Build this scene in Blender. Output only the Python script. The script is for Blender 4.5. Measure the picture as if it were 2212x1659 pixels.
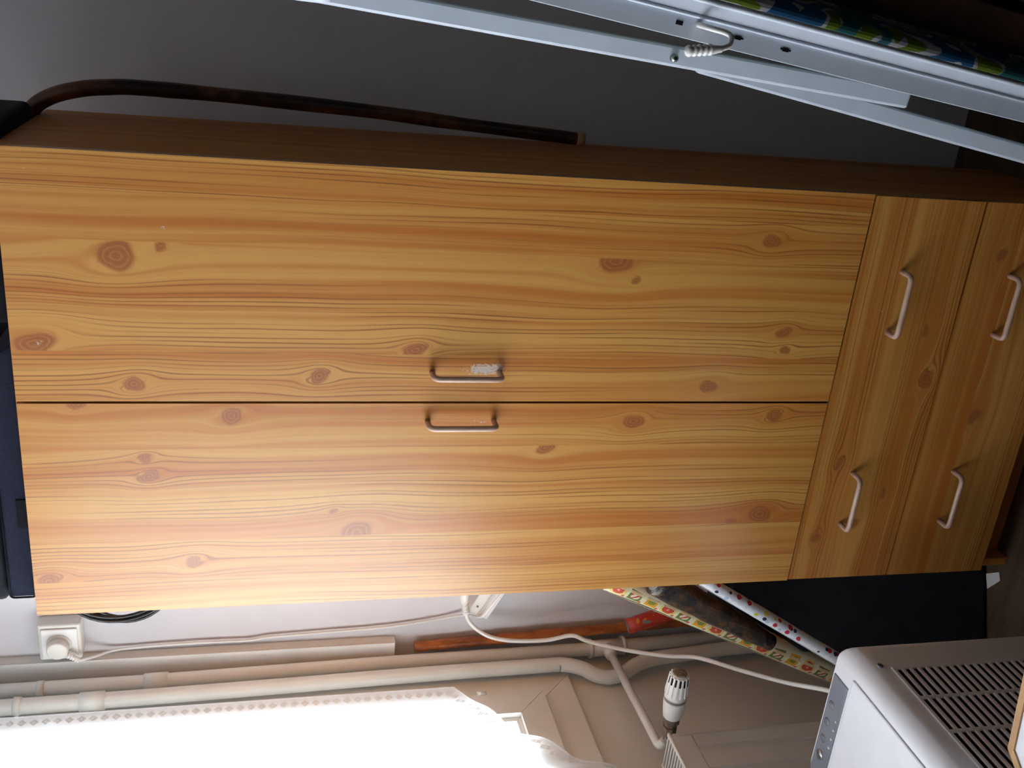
import bpy, bmesh, math, random
import numpy as np
from mathutils import Vector, Matrix
random.seed(7)
for o in list(bpy.data.objects):
    bpy.data.objects.remove(o)
S = bpy.context.scene
COL = S.collection
PI = math.pi

# ------------------------------------------------------------------ camera
# the photograph was taken with the camera turned on its side: world up points to picture left
cd = bpy.data.cameras.new('camera'); cam = bpy.data.objects.new('camera', cd); COL.objects.link(cam)
cd.sensor_width = 36.0; cd.lens = 34.843; cd.clip_start = 0.05; cd.clip_end = 60
RIGHT = Vector((0.924723, 0.380616, 0.00423)); UP = Vector((-0.093814, 0.217127, 0.971625)); FWD = Vector((-0.368898, 0.898881, -0.23649))
cam.matrix_world = Matrix.Translation((1.0759, -1.5610, 1.5800)) @ Matrix((-UP, RIGHT, -FWD)).transposed().to_4x4()
S.camera = cam

# ------------------------------------------------------------------ world, daylight, exposure
W = bpy.data.worlds.new('sky'); S.world = W; W.use_nodes = True
W.node_tree.nodes['Background'].inputs[0].default_value = (0.90, 0.955, 1.0, 1)
W.node_tree.nodes['Background'].inputs[1].default_value = 15.0
pl = bpy.data.lights.new('window_portal', 'AREA'); pl.shape = 'RECTANGLE'; pl.size = 1.92; pl.size_y = 1.26
pl.cycles.is_portal = True
po = bpy.data.objects.new('window_portal', pl); COL.objects.link(po)
po.matrix_world = Matrix.Translation((-0.80, -0.68, 1.60)) @ Matrix(((0, 0, -1), (1, 0, 0), (0, -1, 0))).to_4x4()
VS = S.view_settings
VS.view_transform = 'Standard'; VS.look = 'None'; VS.exposure = -0.03; VS.gamma = 1.0; VS.use_curve_mapping = False

# ------------------------------------------------------------------ node helpers
class E:
    """a float socket with arithmetic"""
    def __init__(s, nt, sock): s.nt = nt; s.k = sock
    def m(s, op, *a, clamp=False):
        n = s.nt.nodes.new('ShaderNodeMath'); n.operation = op; n.use_clamp = clamp
        for i, v in enumerate((s,) + a):
            if isinstance(v, E): s.nt.links.new(v.k, n.inputs[i])
            else: n.inputs[i].default_value = v
        return E(s.nt, n.outputs[0])
    def __add__(s, o): return s.m('ADD', o)
    def __radd__(s, o): return s.m('ADD', o)
    def __sub__(s, o): return s.m('SUBTRACT', o)
    def __rsub__(s, o): return (s * -1.0).m('ADD', o)
    def __mul__(s, o): return s.m('MULTIPLY', o)
    def __rmul__(s, o): return s.m('MULTIPLY', o)
    def __truediv__(s, o): return s.m('DIVIDE', o)
    def sin(s): return s.m('SINE')
    def abs(s): return s.m('ABSOLUTE')
    def fract(s): return s.m('FRACT')
    def floor(s): return s.m('FLOOR')
    def mod(s, o): return s.m('FLOORED_MODULO', o)
    def pow(s, o): return s.m('POWER', o)
    def max(s, o): return s.m('MAXIMUM', o)
    def min(s, o): return s.m('MINIMUM', o)
    def lt(s, o): return s.m('LESS_THAN', o)
    def gt(s, o): return s.m('GREATER_THAN', o)
    def step(s, a, b):
        n = s.nt.nodes.new('ShaderNodeMapRange'); n.interpolation_type = 'SMOOTHSTEP'
        s.nt.links.new(s.k, n.inputs[0]); n.inputs[1].default_value = a; n.inputs[2].default_value = b
        return E(s.nt, n.outputs[0])

class M:
    def __init__(s, name, rough=0.5, color=(0.8, 0.8, 0.8), metal=0.0, spec=0.5):
        s.mat = bpy.data.materials.new(name); s.mat.use_nodes = True; s.nt = s.mat.node_tree
        s.b = s.nt.nodes['Principled BSDF']
        s.b.inputs['Roughness'].default_value = rough; s.b.inputs['Metallic'].default_value = metal
        s.b.inputs['Specular IOR Level'].default_value = spec
        s.b.inputs['Base Color'].default_value = (*color, 1)
    def attr(s, name):
        n = s.nt.nodes.new('ShaderNodeAttribute'); n.attribute_name = name; return E(s.nt, n.outputs['Fac'])
    def obj(s):
        n = s.nt.nodes.new('ShaderNodeTexCoord'); x = s.nt.nodes.new('ShaderNodeSeparateXYZ')
        s.nt.links.new(n.outputs['Object'], x.inputs[0]); return [E(s.nt, o) for o in x.outputs]
    def vec(s, x, y, z):
        n = s.nt.nodes.new('ShaderNodeCombineXYZ')
        for i, v in enumerate((x, y, z)):
            if isinstance(v, E): s.nt.links.new(v.k, n.inputs[i])
            else: n.inputs[i].default_value = v
        return n.outputs[0]
    def noise(s, v, scale=1.0, detail=2.0, rough=0.5):
        n = s.nt.nodes.new('ShaderNodeTexNoise'); s.nt.links.new(v, n.inputs['Vector'])
        n.inputs['Scale'].default_value = scale; n.inputs['Detail'].default_value = detail; n.inputs['Roughness'].default_value = rough
        return E(s.nt, n.outputs[0])
    def voro(s, v, scale=1.0, rnd=1.0):
        n = s.nt.nodes.new('ShaderNodeTexVoronoi'); s.nt.links.new(v, n.inputs['Vector'])
        n.inputs['Scale'].default_value = scale; n.inputs['Randomness'].default_value = rnd
        sp = s.nt.nodes.new('ShaderNodeSeparateColor'); s.nt.links.new(n.outputs['Color'], sp.inputs[0])
        return E(s.nt, n.outputs['Distance']), E(s.nt, sp.outputs[0]), E(s.nt, sp.outputs[1])
    def mix(s, f, a, b):
        n = s.nt.nodes.new('ShaderNodeMix'); n.data_type = 'RGBA'; n.clamp_factor = True
        s.nt.links.new(f.k, n.inputs[0])
        for i, v in ((6, a), (7, b)):
            if isinstance(v, tuple): n.inputs[i].default_value = (*v, 1)
            else: s.nt.links.new(v, n.inputs[i])
        return n.outputs[2]
    def color(s, c): s.nt.links.new(c, s.b.inputs['Base Color']); return s
    def rough(s, e): s.nt.links.new(e.k, s.b.inputs['Roughness']); return s
    def bump(s, h, strength=0.3, dist=0.001):
        n = s.nt.nodes.new('ShaderNodeBump'); n.inputs['Strength'].default_value = strength; n.inputs['Distance'].default_value = dist
        s.nt.links.new(h.k, n.inputs['Height']); s.nt.links.new(n.outputs[0], s.b.inputs['Normal']); return s

def plain(name, color, rough=0.5, var=0.06, scale=9.0, bump=0.0, bscale=300.0, metal=0.0, spec=0.5):
    m = M(name, rough, color, metal, spec); x, y, z = m.obj(); v = m.vec(x, y, z)
    n = m.noise(v, scale, 4.0)
    lo = tuple(c * (1 - var) for c in color); hi = tuple(min(1, c * (1 + var)) for c in color)
    m.color(m.mix(n.step(0.3, 0.7), lo, hi))
    if bump: m.bump(m.noise(v, bscale, 2.0), bump, 0.001)
    return m.mat

# ------------------------------------------------------------------ materials
def pine_material(carcass=False):
    m = M('pine_carcass_shade_tint' if carcass else 'pine_laminate', 0.5 if carcass else 0.42, spec=0.15 if carcass else 0.4)
    gx, gl = m.attr('gx'), m.attr('gl'); knot, kr, flame, scuff = m.attr('knot'), m.attr('kr'), m.attr('flame'), m.attr('scuff')
    w = m.noise(m.vec(gx * 5.0, gl * 1.3, 0.3), 1.0, 2.0)
    u = gx + (w - 0.5) * 0.035
    big = m.noise(m.vec(u * 30.0, gl * 0.30, 1.7), 1.0, 2.5, 0.55)
    mid = m.noise(m.vec(u * 85.0, gl * 0.7, 4.1), 1.0, 2.0, 0.5)
    tone = (big * 0.62 + mid * 0.38).step(0.36, 0.66)
    col = m.mix(tone, (0.69, 0.342, 0.078), (0.53, 0.165, 0.021))
    # growth lines: dense in some streaks, absent in others
    wob = m.noise(m.vec(u * 60.0, gl * 3.0, 9.0), 1.0, 2.0)
    ph = (u + (wob - 0.5) * 0.006) * (2 * PI / 0.0074)
    ln = ph.sin().step(0.25, 1.0)
    msk = m.noise(m.vec(u * 15.0, gl * 0.55, 7.7), 1.0, 1.5).step(0.40, 0.56)
    brk = m.noise(m.vec(u * 120.0, gl * 2.2, 3.3), 1.0, 1.0).step(0.35, 0.60)
    lines = ln * msk * brk
    col = m.mix(lines * 0.8, col, (0.28, 0.085, 0.012))
    fine = ((u + (wob - 0.5) * 0.004) * (2 * PI / 0.0036)).sin().step(0.3, 1.0) * m.noise(m.vec(u * 22.0, gl * 0.9, 12.3), 1.0, 1.5).step(0.50, 0.62) * m.noise(m.vec(u * 150.0, gl * 4.0, 6.3), 1.0, 1.0).step(0.35, 0.6)
    col = m.mix(fine * 0.55, col, (0.36, 0.125, 0.02))
    fib = m.noise(m.vec(u * 700.0, gl * 16.0, 2.0), 1.0, 2.0)
    col = m.mix(fib.step(0.52, 0.8) * 0.22, col, (0.38, 0.12, 0.02))
    fl = flame * m.noise(m.vec(u * 260.0, gl * 10.0, 5.0), 1.0, 1.5).step(0.2, 0.75)
    col = m.mix(fl * 0.9, col, (0.37, 0.125, 0.03))
    ring = (kr * 21.0 + wob * 5.0).sin().step(0.1, 1.0)
    kcol = m.mix(ring * 0.55, (0.37, 0.105, 0.022), (0.52, 0.21, 0.05))
    kcol = m.mix(m.noise(m.vec(gx * 300.0, gl * 260.0, 1.0), 1.0, 2.0).step(0.5, 0.75) * 0.5, kcol, (0.25, 0.07, 0.015))
    col = m.mix(knot * 0.92, col, kcol)
    sc = (scuff + (m.noise(m.vec(gx * 260.0, gl * 180.0, 8.0), 1.0, 4.0, 0.7) - 0.5) * 2.2).step(0.55, 0.85) * scuff.gt(0.02)
    col = m.mix(sc * 0.85, col, (0.62, 0.58, 0.55))
    m.b.inputs['Coat Weight'].default_value = 0.0 if carcass else 0.9; m.b.inputs['Coat Roughness'].default_value = 0.27; m.b.inputs['Coat IOR'].default_value = 1.6
    if carcass: col = m.mix(tone * 0.0 + 0.5, col, (0.56, 0.19, 0.05))  # same laminate, with the reddish tone of the shaded side mixed into its colour
    m.color(col); m.bump(fib, 0.06, 0.0005)
    return m.mat
PINE = pine_material(); PINEC = pine_material(True)
def white_paint(name, c, r=0.45, v=0.05): return plain(name, c, r, v, 6.0, 0.05, 120.0)
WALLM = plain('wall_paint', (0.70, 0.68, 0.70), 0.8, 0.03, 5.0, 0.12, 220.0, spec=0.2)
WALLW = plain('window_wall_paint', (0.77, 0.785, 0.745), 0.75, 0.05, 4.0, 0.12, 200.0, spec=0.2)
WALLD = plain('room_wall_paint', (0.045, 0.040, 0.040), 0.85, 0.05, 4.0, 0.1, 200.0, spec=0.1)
CEILM = plain('ceiling_paint', (0.74, 0.72, 0.73), 0.9, 0.03, 4.0, spec=0.1)
PIPEM = white_paint('pipe_enamel', (0.81, 0.835, 0.80), 0.35)
FRAMEM = white_paint('window_plastic', (0.81, 0.83, 0.78), 0.35)
RADM = white_paint('radiator_enamel', (0.75, 0.745, 0.70), 0.4)
WPLAST = white_paint('white_plastic', (0.80, 0.79, 0.76), 0.35)
CREAMP = white_paint('cream_plastic', (0.74, 0.71, 0.65), 0.4)
GREYP = plain('grey_plastic', (0.22, 0.23, 0.24), 0.5)
DARKIN = plain('interior_shade', (0.012, 0.011, 0.012), 0.8, spec=0.1)  # near-black painting the shade inside slots, holes and the radiator
SOOT = plain('dusty_cap', (0.22, 0.18, 0.13), 0.85, 0.6, 260.0)
BRASS = plain('tarnished_brass', (0.24, 0.19, 0.15), 0.5, 0.3, 120.0, metal=0.6)
HANDLEM = plain('handle_enamel', (0.50, 0.33, 0.25), 0.32, 0.08, 40.0, spec=0.6)
BLACKB = plain('black_case_cloth', (0.010, 0.011, 0.016), 0.75, 0.2, 30.0, 0.2, 900.0, spec=0.15)
BLACKC = plain('black_rubber', (0.012, 0.012, 0.014), 0.35)
STEEL = plain('steel', (0.45, 0.46, 0.48), 0.3, 0.1, 80.0, metal=0.9)
WENAMEL = plain('white_metal_enamel', (0.68, 0.75, 0.86), 0.28, 0.03, 20.0)  # blue cast of the sky light put into the white enamel
LOWDARK = plain('dark_stained_wood', (0.020, 0.009, 0.005), 0.6, 0.4, 18.0, spec=0.15)
APPL = plain('appliance_plastic', (0.82, 0.84, 0.90), 0.33, 0.02, 20.0)
PANELG = plain('glossy_control_panel', (0.20, 0.22, 0.27), 0.12, 0.05, 20.0)
PAPERW = plain('white_paper', (0.7, 0.72, 0.76), 0.7)

def fabric(name, c):
    m = M(name, 0.8, c, spec=0.2); x, y, z = m.obj()
    a = ((x + z) * 1500.0).sin(); b = ((x - z) * 1500.0).sin(); h = a * b
    m.color(m.mix(h.step(-0.6, 0.8), tuple(v * 0.75 for v in c), tuple(v * 1.3 for v in c))); m.bump(h, 0.5, 0.001); return m.mat
NAVY = fabric('navy_mesh_fabric', (0.022, 0.026, 0.052))

def cane_material():
    m = M('flamed_cane_wood', 0.35); x, y, z = m.obj()
    n = m.noise(m.vec(x * 14.0, y * 14.0, z * 9.0), 1.0, 4.0, 0.6)
    m.color(m.mix(n.step(0.42, 0.66), (0.018, 0.008, 0.005), (0.17, 0.055, 0.016))); return m.mat
CANE = cane_material()
def stick_material():
    m = M('varnished_stick_wood', 0.3); x, y, z = m.obj()
    n = m.noise(m.vec(x * 30.0, y * 30.0, z * 14.0), 1.0, 4.0, 0.6)
    m.color(m.mix(n.step(0.35, 0.68), (0.46, 0.14, 0.03), (0.20, 0.05, 0.018))); return m.mat
STICK = stick_material()
def lightwood():
    m = M('light_wood_edge', 0.45); x, y, z = m.obj()
    n = m.noise(m.vec(x * 8.0, y * 60.0, z * 60.0), 1.0, 3.0)
    m.color(m.mix(n.step(0.3, 0.7), (0.62, 0.37, 0.17), (0.48, 0.25, 0.10))); return m.mat
LWOOD = lightwood()
def floor_material():
    m = M('brown_wood_floor', 0.5, spec=0.3); x, y, z = m.obj()
    n = m.noise(m.vec(x * 4.0, y * 40.0, 0.0), 1.0, 4.0, 0.6); p = ((x / 0.12).floor()); q = m.noise(m.vec(p * 7.3, 0.0, 0.0), 1.0, 0.0)
    c = m.mix(n.step(0.3, 0.7), (0.10, 0.062, 0.038), (0.055, 0.033, 0.020)); g = ((x / 0.12).fract() - 0.5).abs().gt(0.487)
    m.color(m.mix(g * 0.7, c, (0.05, 0.03, 0.02))); return m.mat
FLOORM = floor_material()

def cream_paper():
    m = M('cream_gift_paper', 0.55, spec=0.3); a, s = m.attr('ua'), m.attr('us')   # metres round and along the roll
    cs = 0.044; ca = 0.05864
    i = (s / cs).floor(); f = (s / cs).fract() - 0.5
    a2 = a / ca + 0.42; row = a2.floor(); g = (a2.fract() - 0.5) * (ca / cs)
    k = (i + row).mod(3.0); wob = m.noise(m.vec(a * 160.0, s * 160.0, 0.0), 1.0, 3.0)
    r = (f * f + g * g * 1.3).pow(0.5); d = f.abs().max(g.abs()); rr = r + (wob - 0.5) * 0.18
    flower = k.lt(0.5); ball = k.gt(0.5) * k.lt(1.5); orng = k.gt(1.5)
    col = m.mix(wob.step(0.3, 0.7), (0.70, 0.64, 0.40), (0.75, 0.72, 0.56))
    col = m.mix(flower * rr.lt(0.46) * rr.gt(0.36), col, (0.74, 0.55, 0.10))
    col = m.mix(flower * rr.lt(0.33), col, (0.52, 0.07, 0.035)); col = m.mix(flower * rr.lt(0.08), col, (0.7, 0.3, 0.2))
    col = m.mix(ball * d.lt(0.36), col, (0.15, 0.19, 0.045)); stripe = ((f * 0.7 + g * 0.7) * 26.0).sin().gt(0.2)
    col = m.mix(ball * r.lt(0.25), col, (0.72, 0.66, 0.50)); col = m.mix(ball * r.lt(0.25) * stripe, col, (0.50, 0.08, 0.05))
    col = m.mix(orng * d.lt(0.33), col, (0.72, 0.36, 0.03)); col = m.mix(orng * (rr + g * 0.3).lt(0.20), col, (0.22, 0.25, 0.05))
    st = ((f - 0.46) * (f - 0.46) + (g - 0.30) * (g - 0.30)).pow(0.5)
    col = m.mix(st.lt(0.11), col, (0.50, 0.10, 0.05))
    m.color(col); return m.mat
def white_paper():
    m = M('party_print_paper', 0.5, spec=0.3); a, s = m.attr('ua'), m.attr('us')
    d, c1, c2 = m.voro(m.vec(a, s, 0.0), 72.0, 0.8)
    v2, e1, e2 = m.voro(m.vec(a + 0.3, s, 0.5), 60.0, 0.3)
    col = m.mix((v2 * 1.0).step(0.40, 0.5) * 0.35, (0.72, 0.74, 0.78), (0.50, 0.55, 0.62))
    on = d.lt(0.44)
    col = m.mix(on * c1.gt(0.45) * c1.lt(0.72), col, (0.55, 0.03, 0.05)); col = m.mix(on * c1.gt(0.72) * c1.lt(0.84), col, (0.02, 0.025, 0.07))
    col = m.mix(on * c1.gt(0.84) * c1.lt(0.92), col, (0.66, 0.55, 0.05)); col = m.mix(on * c1.gt(0.92), col, (0.35, 0.5, 0.62))
    m.color(col); return m.mat
def brown_paper():
    m = M('dark_cellophane', 0.22, spec=0.6); a, s = m.attr('ua'), m.attr('us'); n = m.noise(m.vec(a * 40.0, s * 30.0, 0.0), 1.0, 4.0, 0.6)
    col = m.mix(n.step(0.42, 0.72), (0.030, 0.026, 0.022), (0.13, 0.062, 0.028))
    d, c1, c2 = m.voro(m.vec(a, s, 0.0), 26.0, 0.9); col = m.mix(d.lt(0.33) * c1.gt(0.4) * 0.85, col, (0.012, 0.013, 0.02))
    m.color(col); m.bump(n, 0.8, 0.006); return m.mat
def red_paper():
    m = M('red_gift_paper', 0.4); a, s = m.attr('ua'), m.attr('us'); n = m.noise(m.vec(a * 55.0, s * 26.0, 2.0), 1.0, 2.0)
    col = m.mix(n.step(0.60, 0.64), (0.50, 0.035, 0.020), (0.19, 0.24, 0.21)); n2 = m.noise(m.vec(a * 60.0, s * 60.0, 9.0), 1.0, 1.0)
    m.color(m.mix(n2.step(0.66, 0.69), col, (0.55, 0.24, 0.03))); return m.mat
def cover_cloth():
    m = M('swirl_print_cloth', 0.8, spec=0.1); x, y, z = m.obj()
    n = m.noise(m.vec(x * 9.0, y * 9.0, z * 9.0), 1.0, 1.5); q = ((n * 30.0).sin())
    c = m.mix(q.gt(0.15), (0.36, 0.36, 0.38), (0.016, 0.075, 0.17)); c = m.mix(q.lt(-0.55), c, (0.11, 0.17, 0.016))  # print colours dimmed to carry the shade the cover stands in
    n2 = m.noise(m.vec(x * 14.0, y * 14.0, z * 14.0 + 3.0), 1.0, 1.0); m.color(m.mix(n2.step(0.6, 0.62), c, (0.022, 0.10, 0.11))); return m.mat
CREAMPAPER, WHITEPAPER, BROWNPAPER, REDPAPER, COVER = cream_paper(), white_paper(), brown_paper(), red_paper(), cover_cloth()

def glass_material():
    m = M('window_glass', 0.02); nt = m.nt
    t = nt.nodes.new('ShaderNodeBsdfTransparent'); g = nt.nodes.new('ShaderNodeBsdfGlossy'); g.inputs['Roughness'].default_value = 0.02
    mx = nt.nodes.new('ShaderNodeMixShader'); mx.inputs[0].default_value = 0.06
    nt.links.new(t.outputs[0], mx.inputs[1]); nt.links.new(g.outputs[0], mx.inputs[2]); nt.links.new(mx.outputs[0], nt.nodes['Material Output'].inputs[0]); return m.mat
GLASS = glass_material()
def lace_material():
    m = M('white_lace', 0.8); nt = m.nt; d, s = m.attr('edge'), m.attr('run')
    f = (s / 0.024).fract() - 0.5; g = (d - 0.022) / 0.024
    q = f.abs() + g.abs(); dots = ((s * (2 * PI / 0.0042)).sin() * (d * (2 * PI / 0.0042)).sin()).gt(-0.15)
    motif = q.lt(0.42) * q.gt(0.10) * dots
    rows = ((d - 0.165).abs().lt(0.0035)).max((d - 0.182).abs().lt(0.006)) * (s * (2 * PI / 0.006)).sin().gt(0.1)
    hem = d.lt(0.006)
    thick = (hem * 0.35 + rows * 0.45)
    tr = nt.nodes.new('ShaderNodeBsdfTransparent'); df = nt.nodes.new('ShaderNodeBsdfDiffuse'); tl = nt.nodes.new('ShaderNodeBsdfTranslucent')
    df.inputs[0].default_value = (0.82, 0.83, 0.85, 1); tl.inputs[0].default_value = (0.82, 0.84, 0.88, 1)
    a = nt.nodes.new('ShaderNodeMixShader'); a.inputs[0].default_value = 0.55
    nt.links.new(df.outputs[0], a.inputs[1]); nt.links.new(tl.outputs[0], a.inputs[2])
    b = nt.nodes.new('ShaderNodeMixShader')
    fac = (0.66 + thick * 0.5 - motif * 0.60).min(0.98)
    nt.links.new(fac.k, b.inputs[0]); nt.links.new(tr.outputs[0], b.inputs[1]); nt.links.new(a.outputs[0], b.inputs[2])
    nt.links.new(b.outputs[0], nt.nodes['Material Output'].inputs[0]); return m.mat
LACE = lace_material()

# ------------------------------------------------------------------ object helpers
def root_of(p):
    while p.parent: p = p.parent
    return p
def link(name, me, mat, parent=None, loc=None, smooth=False):
    if mat is not None and not me.materials: me.materials.append(mat)
    if smooth:
        for p in me.polygons: p.use_smooth = True
    o = bpy.data.objects.new(name, me); COL.objects.link(o)
    if parent is not None: o.parent = parent
    if loc is not None: o.location = loc
    return o
def base(parent):
    return root_of(parent).location.copy() if parent is not None else Vector((0, 0, 0))
def mesh(name, vs, fs, mat, parent=None, smooth=False, origin=None):
    """vs in room coordinates; a part's mesh is stored relative to its thing's base point"""
    b = base(parent) if parent is not None else (Vector(origin) if origin is not None else Vector((0, 0, 0)))
    me = bpy.data.meshes.new(name); me.from_pydata([tuple(Vector(v) - b) for v in vs], [], fs); me.update()
    bm = bmesh.new(); bm.from_mesh(me); bmesh.ops.recalc_face_normals(bm, faces=bm.faces); bm.to_mesh(me); bm.free()
    return link(name, me, mat, parent, None if parent is not None else b, smooth)
def thing(name, label, cat, loc, group=None, rotz=0.0):
    o = bpy.data.objects.new(name, None); COL.objects.link(o); o.location = loc; o.empty_display_size = 0.05; o.rotation_euler.z = rotz
    return tag(o, label, cat, group)
def tag(o, label=None, cat=None, group=None, kind=None):
    if label: o['label'] = label
    if cat: o['category'] = cat
    if group: o['group'] = group
    if kind: o['kind'] = kind
    return o
def bx_bm(bm, lo, hi, frame=None, bevel=0.0, seg=2):
    r = bmesh.ops.create_cube(bm, size=1.0); vs = r['verts']
    lo, hi = Vector(lo), Vector(hi)
    for v in vs:
        v.co = Vector([lo[i] + (v.co[i] + 0.5) * (hi[i] - lo[i]) for i in range(3)])
    if bevel:
        es = list({e for v in vs for e in v.link_edges})
        r2 = bmesh.ops.bevel(bm, geom=es, offset=bevel, segments=seg, profile=0.5, affect='EDGES'); vs = list({v for f in r2['faces'] for v in f.verts} | {v for v in vs if v.is_valid})
    if frame is not None:
        for v in vs: v.co = frame @ v.co
    return vs
def finish(name, bm, mat, parent=None, origin=None, smooth=False):
    b = base(parent) if parent is not None else (Vector(origin) if origin is not None else Vector((0, 0, 0)))
    for v in bm.verts: v.co -= b
    me = bpy.data.meshes.new(name); bm.to_mesh(me); bm.free()
    return link(name, me, mat, parent, None if parent is not None else b, smooth)
def box(name, lo, hi, mat, parent=None, bevel=0.0, seg=2, frame=None, origin=None, smooth=False):
    bm = bmesh.new(); bx_bm(bm, lo, hi, frame, bevel, seg); return finish(name, bm, mat, parent, origin, smooth)
def catmull(pts, n=8):
    P = [Vector(p) for p in pts]; P = [P[0] * 2 - P[1]] + P + [P[-1] * 2 - P[-2]]; out = []
    for i in range(1, len(P) - 2):
        a, b, c, d = P[i - 1:i + 3]
        for k in range(n):
            t = k / n
            out.append(0.5 * ((2 * b) + (c - a) * t + (2 * a - 5 * b + 4 * c - d) * t * t + (3 * b - a - 3 * c + d) * t ** 3))
    out.append(P[-2]); return out
def tube_data(pts, r, seg=12, squash=None):
    pts = [Vector(p) for p in pts]; n = len(pts); rs = r if isinstance(r, (list, tuple)) else [r] * n
    vs, fs, at = [], [], []
    t0 = (pts[1] - pts[0]).normalized(); ref = Vector((0, 0, 1)) if abs(t0.z) < 0.9 else Vector((1, 0, 0))
    nx = t0.cross(ref).normalized(); L = 0.0
    for i, p in enumerate(pts):
        t = (pts[min(i + 1, n - 1)] - pts[max(i - 1, 0)]).normalized()
        nx = (nx - t * nx.dot(t)).normalized(); ny = t.cross(nx)
        if i: L += (p - pts[i - 1]).length
        for k in range(seg):
            a = 2 * PI * k / seg
            vs.append(p + (nx * math.cos(a) + ny * math.sin(a)) * rs[i]); at.append((a * rs[i], L))
    for i in range(n - 1):
        for k in range(seg):
            k2 = (k + 1) % seg
            fs.append((i * seg + k, i * seg + k2, (i + 1) * seg + k2, (i + 1) * seg + k))
    fs.append(tuple(range(seg - 1, -1, -1))); fs.append(tuple(range((n - 1) * seg, n * seg)))
    return vs, fs, at
def tube(name, pts, r, mat, parent=None, seg=12, origin=None, smooth=True):
    vs, fs, at = tube_data(pts, r, seg); o = mesh(name, vs, fs, mat, parent, smooth, origin)
    me = o.data
    for nm, j in (('ua', 0), ('us', 1)):
        A = me.attributes.new(nm, 'FLOAT', 'POINT'); A.data.foreach_set('value', [q[j] for q in at])
    return o
def bar(name, a, b, w, h, mat, parent=None, side=(1, 0, 0), origin=None, bevel=0.002):
    """box beam from a to b; w along `side`, h across"""
    a, b = Vector(a), Vector(b); t = (b - a).normalized(); s = Vector(side); s = (s - t * s.dot(t)).normalized(); n = t.cross(s)
    F = Matrix((s, n, t)).transposed().to_4x4(); F.translation = a
    return box(name, (-w / 2, -h / 2, 0), (w / 2, h / 2, (b - a).length), mat, parent, bevel, 2, F, origin)
def round_path(pts, r, n=6):
    P = [Vector(p) for p in pts]; out = [P[0]]
    for i in range(1, len(P) - 1):
        a = (P[i - 1] - P[i]).normalized(); b = (P[i + 1] - P[i]).normalized(); p0 = P[i] + a * r; p1 = P[i] + b * r
        for k in range(n + 1):
            t = k / n; out.append((1 - t) ** 2 * p0 + 2 * t * (1 - t) * P[i] + t * t * p1)
    out.append(P[-1]); return out

# ------------------------------------------------------------------ the room
RX0, RX1, RY0, RY1, RZ = -0.56, 1.95, -3.0, 0.53, 2.55
tag(box('floor', (RX0 - 0.3, RY0 - 0.2, -0.08), (RX1 + 0.2, RY1 + 0.2, 0), FLOORM), kind='structure')
tag(box('ceiling', (RX0 - 0.3, RY0 - 0.2, RZ), (RX1 + 0.2, RY1 + 0.2, RZ + 0.08), CEILM), kind='structure')
tag(box('wall_back', (RX0 - 0.3, RY1, 0), (RX1 + 0.2, RY1 + 0.2, RZ), WALLM), kind='structure')
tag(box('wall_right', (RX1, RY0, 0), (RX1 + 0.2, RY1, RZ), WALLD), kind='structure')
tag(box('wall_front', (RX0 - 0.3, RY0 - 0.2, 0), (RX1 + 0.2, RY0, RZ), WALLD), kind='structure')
WY0, WY1, WZ0, WZ1 = -1.66, 0.325, 0.945, 2.26          # hole for the window
bm = bmesh.new()
for lo, hi in (((RX0 - 0.28, RY0, 0), (RX0, WY0, RZ)), ((RX0 - 0.28, WY1, 0), (RX0, RY1, RZ)), ((RX0 - 0.28, WY0, 0), (RX0, WY1, WZ0)), ((RX0 - 0.28, WY0, WZ1), (RX0, WY1, RZ))):
    bx_bm(bm, lo, hi)
tag(finish('wall_left', bm, WALLW), kind='structure')

# added slab, unseen outside over the window, keeps the high sky off the room
tag(box('sky_shade_slab', (-2.9, -3.4, 2.30), (RX0 - 0.285, 1.6, 2.52), plain('concrete', (0.30, 0.29, 0.28), 0.9)), 'unseen concrete slab added outside above the window to block high sky', kind='structure')
# window: mitred outer frame, mitred sash, glazing bead, glass
win = bpy.data.objects.new('window_1', None); COL.objects.link(win); win.location = (RX0, -0.67, 0.833); tag(win, kind='structure')
win['label'] = 'white plastic window behind the lace curtain'
def ring(name, y0, y1, z0, z1, w, x0, x1, mat, parent, gap=0.0007):
    out = [(y0, z0), (y1, z0), (y1, z1), (y0, z1)]; inn = [(y0 + w, z0 + w), (y1 - w, z0 + w), (y1 - w, z1 - w), (y0 + w, z1 - w)]
    for i in range(4):
        j = (i + 1) % 4; d = Vector((out[j][0] - out[i][0], out[j][1] - out[i][1])).normalized() * gap
        q = [(out[i][0] + d[0], out[i][1] + d[1]), (out[j][0] - d[0], out[j][1] - d[1]), (inn[j][0] - d[0], inn[j][1] - d[1]), (inn[i][0] + d[0], inn[i][1] + d[1])]
        vs = [(x0, a, b) for a, b in q] + [(x1, a, b) for a, b in q]
        mesh(name, vs, [(0, 1, 2, 3), (7, 6, 5, 4), (0, 4, 5, 1), (1, 5, 6, 2), (2, 6, 7, 3), (3, 7, 4, 0)], mat, parent)
ring('frame_rail', -1.758, 0.423, 0.833, 2.372, 0.092, RX0 + 0.0005, RX0 + 0.012, FRAMEM, win)
ring('sash_rail', -1.685, 0.350, 0.918, 2.287, 0.073, RX0 - 0.02, RX0 + 0.028, FRAMEM, win)
ring('glazing_bead', -1.6115, 0.2765, 0.9915, 2.2135, 0.012, RX0 - 0.02, RX0 + 0.014, WPLAST, win)
box('glass_pane', (RX0 - 0.012, -1.612, 0.992), (RX0 - 0.006, 0.277, 2.213), GLASS, win)
for hz in (1.075, 2.05): tube('hinge', [(RX0 + 0.030, 0.352, hz - 0.012), (RX0 + 0.030, 0.352, hz + 0.012)], 0.005, FRAMEM, win)

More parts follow.
